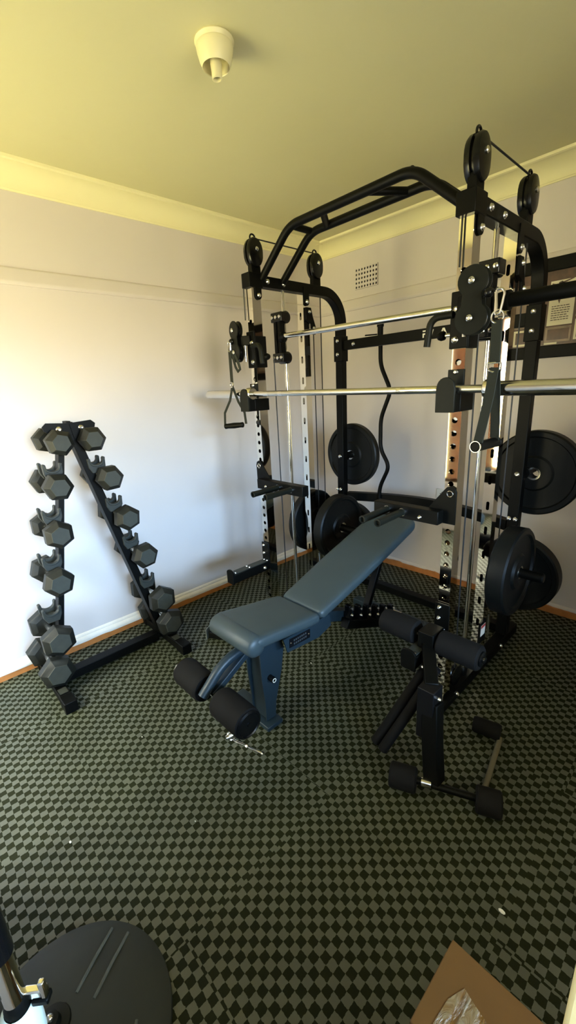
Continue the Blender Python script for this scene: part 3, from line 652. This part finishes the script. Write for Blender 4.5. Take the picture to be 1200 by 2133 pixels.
def saddle(s, y, z, small=False):
    if small: up = [(.024, -.04), (.024, -.016), (.016, -.013), (.0, -.018), (-.016, -.013), (-.024, -.016), (-.024, -.04)]
    else:
        up = [(.028, -.062), (.044, -.03), (.046, .010)] + [(.038+.008*math.cos(t), .012+.008*math.sin(t)) for t in [PI*k/6 for k in range(7)]] + [(.030*math.cos(-t), .006-.024*math.sin(t)) for t in [PI*k/10 for k in range(1, 10)]] + [(-.038+.008*math.cos(t), .012+.008*math.sin(t)) for t in [PI*k/6 for k in range(7)]] + [(-.046, .010), (-.044, -.03), (-.028, -.062)]
    m = MB()
    for x in (.026, -.056): m.prism(up, (DX+x, y, z), (0, 1, 0), (0, 0, 1), .020)
    if not small:
        lip = up[3:-3]
        for x in (.040, -.062): m.prism(lip + [(-.036, -.004)] + [(.036*math.cos(PI+t), -.004-.026*math.sin(t)) for t in [PI*k/10 for k in range(1, 10)]] + [(.036, -.004)], (DX+x, y, z), (0, 1, 0), (0, 0, 1), .010)
    m.b2((DX-.05, y-.024, z-.062 if not small else z-.042), (DX+.044, y+.024, z-.040 if not small else z-.032))
    m.build('cradle', 'hook', dr, .003)
    MB().b2((DX-.02, min(y, lc(s, z)), z-.060), (DX+.02, max(y, lc(s, z)), z-.042)).build('cradle_arm', 'black', dr, .002)
for s in (-1, 1):
    for y, z in zip(SADY[s], SADZ): saddle(s, y, z)
    for y, z in list(zip(DBY[s], DBZ))[:5]: saddle(s, y, z, True)

# dumbbells: one of each size, then copies for the other leg
def hexpts(R, a0): return [(R*math.cos(a0+PI*k/3), R*math.sin(a0+PI*k/3)) for k in range(6)]
def make_db(R, L, label):
    d = thing('hex_dumbbell', (0, 0, 0), label, 'dumbbell', 'hex dumbbells on the A-frame rack')
    MB().lathe([(.013, -.10), (.0145, -.07), (.0165, 0), (.0145, .07), (.013, .10)], (0, 0, 0), (1, 0, 0), 16).build('handle', 'steel', d)
    for s in (-1, 1):
        k0 = L/2-.082
        rows = [(k0, .62*R), (k0+.012, .92*R), (k0+.018, R), (L/2-.024, R), (L/2-.020, .965*R), (L/2, .66*R)]
        m = MB(); R6 = []
        for x, r in rows: R6.append(m.vs([(s*x, a, b) for a, b in hexpts(r, 0)]))
        for a, b in zip(R6, R6[1:]):
            for i in range(6): m.f([a[i], a[(i+1) % 6], b[(i+1) % 6], b[i]])
        m.f(R6[0])
        hd = m.build('head', 'hexrub', d, .0025, smooth=20)
        m = MB(); m.rings([[V((s*(L/2-.0005), a, b)) for a, b in hexpts(.66*R, 0)], [V((s*(L/2+.0025), a, b)) for a, b in hexpts(.63*R, 0)]]); m.build('end_face', 'hexface', hd, smooth=20)
    return d
def dup(root, label):
    r = root.copy(); COL.objects.link(r); r['label'] = label
    for ch in root.children:
        c = ch.copy(); COL.objects.link(c); c.parent = r
        for g2 in ch.children:
            e = g2.copy(); COL.objects.link(e); e.parent = c
    return r
names = [('topmost', 'under the apex'), ('second highest', ''), ('third highest', ''), ('third lowest', ''), ('second lowest', ''), ('lowest', 'by the floor')]
sizes = [.066, .070, .0725, .076, .086, .088]
rots = {-1: [-16, -6, 30, 12, 32, 44], 1: [0, 3, 22, 8, 28, 40]}
for i, (nm, where) in enumerate(names):
    R = sizes[i]; L = .322+.006*i
    lab = {-1: f'{nm} black hex dumbbell on the left leg of the A-frame rack {where}'.strip(), 1: f'{nm} black hex dumbbell on the right leg of the A-frame rack {where}'.strip()}
    a = make_db(R, L, lab[-1]); b = dup(a, lab[1])
    for o, s in ((a, -1), (b, 1)):
        zz = DBZ[i]
        yy = DBY[s][i]
        o.location = (-2.2-L/2, yy, zz); o.rotation_euler = (math.radians(rots[s][i]), 0, 0)

# ------------------------------------------------------------------ leg developer on the right spotter arm
ld = thing('leg_developer', (-.72, 1.35, 0), 'black leg developer with foam rollers and hanging arm before the right post', 'leg developer')
ly, lz = 1.42, .487
MB().b2((XR-.034+.03, ly-.045, .455), (XR+.034+.03, ly+.045, .53)).build('roller_block', 'black', ld, .004)
MB().cyl((XR-.21, ly, lz), (XR+.25, ly, lz), .012, 12).build('roller_axle', 'chrome', ld)
for s, a, b in ((-1, XR-.03, XR-.195), (1, XR+.07, XR+.235)):
    n_ = abs(b-a)
    rr = MB().lathe([(.018, 0), (.044, 0), (.050, .006), (.051, .02), (.051, n_-.02), (.049, n_-.006), (.043, n_), (0, n_)], (a, ly, lz), (s, 0, 0), 28).build('foam_roller', 'foam', ld)
    MB().lathe([(.03, 0), (.03, .006), (.012, .008), (.012, .016), (0, .017)], (b, ly, lz), (s, 0, 0), 20).build('roller_cap', 'blackgloss', rr)
MB().bar((XR+.03, ly-.02, .46), (XR+.13, 1.25, .40), .05, .05).build('mount_arm', 'black', ld, .004)
MB().b2((XR+.10, 1.20, .20), (XR+.165, 1.27, .42)).build('pivot_plate', 'plate', ld, .003)
for z in (.38, .34, .27): bolt((XR+.165, 1.235, z), (1, 0, 0), .008, ld)
for x in (XR+.05, XR+.085): bolt((x, 1.33, .41), (0, -.9, .4), .008, ld)
MB().rect(fillet([(XR+.145, 1.235, .36), (XR+.165, 1.21, .20), (XR+.19, 1.19, .055)], .06, 6), .062, .055, (0, 1, 0)).build('swing_arm', 'black', ld, .004)
MB().cyl((-.70, 1.105, .052), (-.345, 1.265, .052), .013, 12).build('lower_axle', 'black', ld)
ax2 = V((.355, .16, 0)).normalized()
for p, s, L_ in (((-.70, 1.105, .05), 1, .10), ((-.345, 1.265, .05), -1, .085)):
    MB().lathe([(.0, 0), (.040, 0), (.046, .006), (.046, L_-.006), (.040, L_), (0, L_)], p, ax2*s, 24).build('lower_roller', 'foam', ld)
MB().lathe([(.016, 0), (.016, .035)], V((-.64, 1.134, .052)) + ax2*.05, ax2, 14).build('axle_collar', 'chrome', ld)
for dx in (0, .045):
    MB().tube([(XR+.055+dx*.9, 1.37-dx*.3, .41), (XR-.015+dx, 1.285-dx*.3, .22), (XR-.085+dx, 1.205-dx*.3, .035)], [.018, .021, .021], 16).build('foam_grip', 'foam', ld)
rd = MB().tube([(-.425, 1.315, .012), (-.475, 1.60, .012)], .011, 12).build('wooden_rod', 'palewood'); tag(rd, 'thin pale rod lying on the dark mat right of the leg developer', 'rod')
gp = MB().lathe([(.0, 0), (.030, 0), (.034, .01), (.034, .10), (.030, .11), (0, .11)], (-.585, 1.585, .0345), V((.9, .2, 0)), 20).build('foam_sleeve', 'foam'); tag(gp, 'short black foam sleeve lying on the mat at the far end of the pale rod', 'foam sleeve')

# ------------------------------------------------------------------ wall and ceiling fittings
vt = thing('air_vent', (-2.137, WY, 2.285), 'white grid air vent with square holes high on the back wall', 'vent')
m = MB(); px, pzv = .0262, .0295
for i in range(8):
    m.holed((-2.243+i*px, WY-.006, 2.206), (1, 0, 0), (0, 0, 1), px, 5*pzv, [(px/2, pzv*(k+.5), .0078, .0085) for k in range(5)], .005, 8)
m.build('grille', 'wall', vt)
MB().b2((-2.243, WY-.0015, 2.206), (-2.243+8*px, WY-.0005, 2.206+5*pzv)).build('vent_cavity', 'dark', vt)
ou = thing('wall_outlet', (-1.43, WY, .687), 'ivory wall outlet on the back wall left of the right front post', 'outlet')
MB().b2((-1.485, WY-.012, .652), (-1.395, WY, .722)).build('cover_plate', 'outlet', ou, .003)
m = MB()
for x, z in ((-1.452, .688), (-1.440, .678), (-1.440, .698)): m.lathe([(.004, 0), (.004, .001)], (x, WY-.012, z), (0, -1, 0), 10)
m.build('socket_holes', 'ink', ou)
lp = thing('lamp_holder', (-1.372, 1.048, CZ), 'cream bulbless lamp holder fixed to the ceiling', 'lamp holder')
o = V((-1.372, 1.048, CZ))
MB().lathe([(.062, 0), (.064, .004), (.060, .010), (.0585, .014), (.060, .018), (.058, .030), (.052, .052), (.046, .066), (.0445, .068), (.043, .066), (.046, .050), (.050, .03), (.0, .028)], o, (0, 0, -1), 40, cap=False).build('cup', 'cream', lp)
MB().lathe([(.019, .028), (.0185, .06), (.0165, .080), (.0165, .098), (.013, .099), (.0125, .075), (0, .072)], o, (0, 0, -1), 28, cap=False).build('socket', 'cream', lp)
MB().lathe([(.0124, .080), (.0122, .079), (0, .079)], o, (0, 0, -1), 20, cap=False).build('socket_core', 'dark', lp)
MB().lathe([(.005, 0), (.004, .0015), (0, .0015)], o + V((-.046, -.030, -.036)), V((-.80, -.52, -.25)), 10).build('screw_hole', 'ink', lp)

# picture frame on the back wall
pf = thing('collage_frame', (-.7, WY, 1.85), 'dark collage picture frame with cream text card and brown photos on the back wall', 'picture frame')
fx0, fx1, fz0, fz1 = -1.085, -.28, 1.592, 2.115; fy = WY-.03
m = MB(); b = .068
for a, c in (((fx0, fz0), (fx1, fz0+b)), ((fx0, fz1-b), (fx1, fz1)), ((fx0, fz0+b), (fx0+.045, fz1-b)), ((fx1-.045, fz0+b), (fx1, fz1-b))): m.b2((a[0], fy, a[1]), (c[0], WY-.001, c[1]))
m.build('frame', 'black', pf, .004)
MB().b2((fx0+.02, WY-.014, fz0+.03), (fx1-.02, WY-.010, fz1-.03)).build('backing_board', 'sepia', pf)
def card(x0, z0, x1, z1, ma='paper', ins=None):
    c = MB().b2((x0, WY-.018, z0), (x1, WY-.0142, z1)).build('card', ma, pf)
    if ins: MB().b2((x0+.012, WY-.0195, z0+.012), (x1-.012, WY-.018, z1-.012)).build('photo_print', ins, c)
    return c
c = card(-.862, 1.765, -.737, 1.995)
m = MB()
for k in range(7):
    z = 1.862-k*.0118; xs = -.845
    for q in range(6):
        w_ = random.uniform(.008, .017)
        if xs+w_ < -.752: m.b2((xs, WY-.019, z), (xs+w_, WY-.018, z+.004))
        xs += w_+.003
m.build('text_lines', 'ink', c)
m = MB(); m.prism([(-.012, .0), (-.02, .04), (-.012, .08), (.004, .085), (.018, .07), (.012, .03), (.0, -.03)], (-.81, WY-.018, 1.905), (1, 0, 0), (0, 0, 1), .0012)
m.prism([(-.045, .075), (-.02, .062), (.06, .088), (.06, .094), (-.02, .072), (-.045, .08)], (-.81, WY-.018, 1.905), (1, 0, 0), (0, 0, 1), .0012); m.build('feather_drawing', 'sepia', c)
card(-.865, 1.676, -.735, 1.757, 'sepia2', 'sepia')
card(-.865, 1.665, -.80, 1.675, 'paper')
card(-1.035, 1.765, -.90, 1.995, 'sepia2', 'sepia2'); card(-1.035, 1.668, -.90, 1.757, 'paper', 'sepia')
card(-.722, 1.80, -.60, 2.0, 'paper', 'sepia2'); card(-.722, 1.68, -.60, 1.785, 'paper', 'sepia'); card(-.58, 1.68, -.36, 2.0, 'sepia2', 'sepia2')

# ------------------------------------------------------------------ near things
bx = thing('cardboard_box', (0, .43, 0), 'brown taped cardboard box in the near right corner', 'cardboard box')
MB().b2((-.219, .27, 0), (.20, .589, .415)).build('carton', 'card', bx, .002)
m = MB(); m.b2((-.219, .4275, .4145), (-.0, .589, .420)); m.build('flap', 'card', bx, .0015)
def tape_mat():
    m = bpy.data.materials.new('crinkled_clear_tape'); m.use_nodes = True; nt = m.node_tree; b = nt.nodes['Principled BSDF']
    b.inputs['Base Color'].default_value = (.2, .14, .06, 1); b.inputs['Roughness'].default_value = .25; b.inputs['Specular IOR Level'].default_value = .8
    tc = nt.nodes.new('ShaderNodeTexCoord'); mp = nt.nodes.new('ShaderNodeMapping'); mp.inputs['Scale'].default_value = (26, 9, 9); mp.inputs['Rotation'].default_value = (0, 0, .5)
    n = nt.nodes.new('ShaderNodeTexNoise'); n.inputs['Scale'].default_value = 2.2; n.inputs['Detail'].default_value = 6; n.inputs['Distortion'].default_value = 1.2
    bp = nt.nodes.new('ShaderNodeBump'); bp.inputs['Strength'].default_value = .9; bp.inputs['Distance'].default_value = .012
    nt.links.new(tc.outputs['Object'], mp.inputs[0]); nt.links.new(mp.outputs[0], n.inputs['Vector']); nt.links.new(n.outputs['Fac'], bp.inputs['Height']); nt.links.new(bp.outputs['Normal'], b.inputs['Normal'])
    cr = nt.nodes.new('ShaderNodeValToRGB'); cr.color_ramp.elements[0].position = .45; cr.color_ramp.elements[0].color = (.14, .065, .010, 1); cr.color_ramp.elements[1].position = .68; cr.color_ramp.elements[1].color = (.24, .19, .11, 1)
    nt.links.new(n.outputs['Fac'], cr.inputs[0]); nt.links.new(cr.outputs[0], b.inputs['Base Color'])
    return m
M['tape'] = tape_mat()
m = MB(); m.prism([(-.198, .33), (-.185, .50), (-.17, .535), (-.15, .527), (-.125, .52), (-.11, .495), (-.085, .47), (-.10, .40), (-.10, .31)], (0, 0, .4205), (1, 0, 0), (0, 1, 0), .0008); m.build('tape', 'tape', bx)

M['doorwood'] = mat('pale_cream_door', (.78, .66, .32), .5, noise=(7, .06), bump=(35, .3, .003))
m = MB(); m.b2((-.012, .225, 0), (.36, .262, 1.32)); tag(m.build('wooden_panel', 'doorwood', bevel=.003), 'pale cream wooden panel edge at the far right bottom corner beside the cardboard box', 'panel')  # stands in for a door leaf edge, cut short to let window light past

ds = thing('rubber_disc', (-.855, -.03, 0), 'large black round disc with twin ridges on the mat in the near left corner', 'disc')
MB().lathe([(0, 0), (.24, 0), (.247, .006), (.245, .016), (.22, .028), (.12, .040), (.05, .046), (.0, .047)], (-.855, -.03, 0), (0, 0, 1), 56).build('dish', 'disc', ds)
for k in (-1, 1):
    d = V((-.14, .21, 0)).normalized(); nrm = V((d.y, -d.x, 0))*k*.026
    p0 = V((-.868, -.01, .043))+d*.05+nrm; p1 = V((-.868, -.01, .028))+d*.195+nrm
    MB().tube([p0, (p0+p1)/2+V((0, 0, .004)), p1], .0042, 8).build('ridge', 'ridge', ds)
MB().lathe([(.045, .04), (.040, .052), (.022, .055), (.018, .072), (.012, .076), (0, .076)], (-.895, -.045, 0), (0, 0, 1), 24).build('hub', 'dkgrey', ds)
MB().ball((-.895, -.045, .076), .010, 12).build('hub_cap', 'chrome', ds)
MB().tube([V((-.855, -.03, .034))+V((math.cos(a), math.sin(a), 0))*.165 for a in [math.radians(k) for k in range(-15, 60, 8)]], .004, 8).build('seam', 'ridge', ds)

tp = thing('telescopic_pole', (-.53, -.052, 0), 'vertical black telescopic pole with chrome sleeve and white collar at the near left edge', 'pole')
px, py = -.53, -.052
MB().lathe([(.0, 0), (.07, 0), (.07, .012), (.02, .03), (.013, .04)], (px, py, 0), (0, 0, 1), 24).build('foot', 'black', tp)
MB().cyl((px, py, .03), (px, py, .62), .017, 18).build('lower_tube', 'black', tp)
m = MB()
for k in range(7): m.lathe([(.0175, 0), (.0215, .003), (.0215, .007), (.0175, .010)], (px, py, .59+.0105*k), (0, 0, 1), 20)
m.build('threads', 'chrome', tp)
MB().lathe([(.018, 0), (.0225, .004), (.0235, .03), (.0235, .055), (.0215, .066), (.0165, .071), (.0165, .058)], (px, py, .655), (0, 0, 1), 26, cap=False).build('collar', 'whitecup', tp)
MB().lathe([(.0155, 0), (.0155, .045), (.012, .055)], (px, py, .69), (0, 0, 1), 20).build('joint', 'black', tp)
MB().cyl((px, py, .745), (px, py, .835), .0128, 20).build('chrome_sleeve', 'chrome', tp)
MB().box((px-.006, py-.018, .79), (.010, .008, .075), rz=.4).build('sleeve_clip', 'steel', tp, .002)
MB().cyl((px, py, .83), (px, py, 1.12), .0165, 20).build('upper_tube', 'blackgloss', tp)
m = MB(); m.box((px+.012, py+.022, .742), (.030, .010, .014), rz=.9); m.box((px+.022, py+.030, .752), (.008, .008, .03), rz=.9); m.build('clamp_lever', 'chrome', tp, .002)
m = MB(); m.box((px+.016, py+.026, .730), (.022, .014, .010), rz=.9); m.build('clamp_block', 'black', tp, .002)

# bits of lint on the mat
for x, y, r, w in ((-1.372, .131, .006, 'nearest the left edge of the mat'), (-1.436, 1.433, .005, 'on the mat just right of the bench leg'), (-.233, .977, .010, 'behind the cardboard box on the dark mat'), (-1.637, .52, .004, 'in front of the dumbbell rack'), (-1.117, .484, .003, 'in the middle of the open mat')):
    m = MB(); m.ball((x, y, .003), r, 8, (1, .6, .4)); tag(m.build('lint_scrap', 'white'), 'tiny white scrap of lint ' + w, 'lint', 'white lint scraps on the mat')

# ------------------------------------------------------------------ light
# daylight: a sunlit warm garden lies behind the camera (-Y), open blue sky on the shady side (+X)
W = bpy.data.worlds.new('daylight'); SC.world = W; W.use_nodes = True
nt = W.node_tree; bg = nt.nodes['Background']
tc = nt.nodes.new('ShaderNodeTexCoord'); sp = nt.nodes.new('ShaderNodeSeparateXYZ')
nt.links.new(tc.outputs['Generated'], sp.inputs[0])
def ramp(src, lo, hi, stops):
    mr = nt.nodes.new('ShaderNodeMapRange'); mr.inputs[1].default_value = lo; mr.inputs[2].default_value = hi
    cr = nt.nodes.new('ShaderNodeValToRGB'); nt.links.new(src, mr.inputs[0]); nt.links.new(mr.outputs[0], cr.inputs[0])
    e = cr.color_ramp.elements
    e[0].position, e[0].color = stops[0][0], (*stops[0][1], 1); e[1].position, e[1].color = stops[-1][0], (*stops[-1][1], 1)
    for p, c in stops[1:-1]: e.new(p).color = (*c, 1)
    return cr.outputs[0]
warm = ramp(sp.outputs['Z'], -1, 1, WARM)
blue = ramp(sp.outputs['Z'], -1, 1, BLUE)
fac = nt.nodes.new('ShaderNodeMapRange'); fac.inputs[1].default_value = .30; fac.inputs[2].default_value = .62
nt.links.new(sp.outputs['X'], fac.inputs[0])
mx = nt.nodes.new('ShaderNodeMix'); mx.data_type = 'RGBA'
nt.links.new(fac.outputs[0], mx.inputs[0]); nt.links.new(warm, mx.inputs[6]); nt.links.new(blue, mx.inputs[7]); nt.links.new(mx.outputs[2], bg.inputs[0])
bg.inputs[1].default_value = STRENGTH
def portal(loc, rot, sx, sy):
    pl = bpy.data.lights.new('window_portal', 'AREA'); pl.shape = 'RECTANGLE'; pl.size = sx; pl.size_y = sy; pl.cycles.is_portal = True
    po = bpy.data.objects.new('window_portal', pl); COL.objects.link(po); po.location = loc; po.rotation_euler = rot
portal((RX+.11, (WIN[0]+WIN[1])/2, (WIN[2]+WIN[3])/2), (PI/2, 0, PI/2), WIN[1]-WIN[0], WIN[3]-WIN[2])
portal(((WA[0]+WA[1])/2, FY-.11, (WA[2]+WA[3])/2), (-PI/2, 0, 0), WA[1]-WA[0], WA[3]-WA[2])

# ------------------------------------------------------------------ camera
cam = bpy.data.cameras.new('camera'); co = bpy.data.objects.new('camera', cam); COL.objects.link(co)
a, b, g = .828084689, .287305565, .0535202725
ca, sa, cb_, sb, cg, sg = math.cos(a), math.sin(a), math.cos(b), math.sin(b), math.cos(g), math.sin(g)
f = V((-sa*cb_, ca*cb_, -sb)); r = V((ca, sa, 0)); d = f.cross(r)
r2 = r*cg + d*sg; d2 = d*cg - r*sg
co.matrix_world = Matrix((r2, -d2, -f)).transposed().to_4x4(); co.location = (0, 0, 1.5)
cam.sensor_fit = 'HORIZONTAL'; cam.sensor_width = 36; cam.lens = 870.771*36/1200; cam.clip_start = .02
SC.camera = co
for o in PARTS + EMPTIES:
    if '_o' in o: del o['_o']
for o in list(COL.objects):
    if '_o' in o: del o['_o']
SC.view_settings.view_transform = 'Standard'; SC.view_settings.look = 'None'; SC.view_settings.exposure = 0.16; SC.view_settings.gamma = 1.0; SC.view_settings.use_curve_mapping = False
SC.cycles.use_denoising = True
SC.cycles.max_bounces = 10; SC.cycles.diffuse_bounces = 6; SC.cycles.glossy_bounces = 5; SC.cycles.sample_clamp_indirect = 6
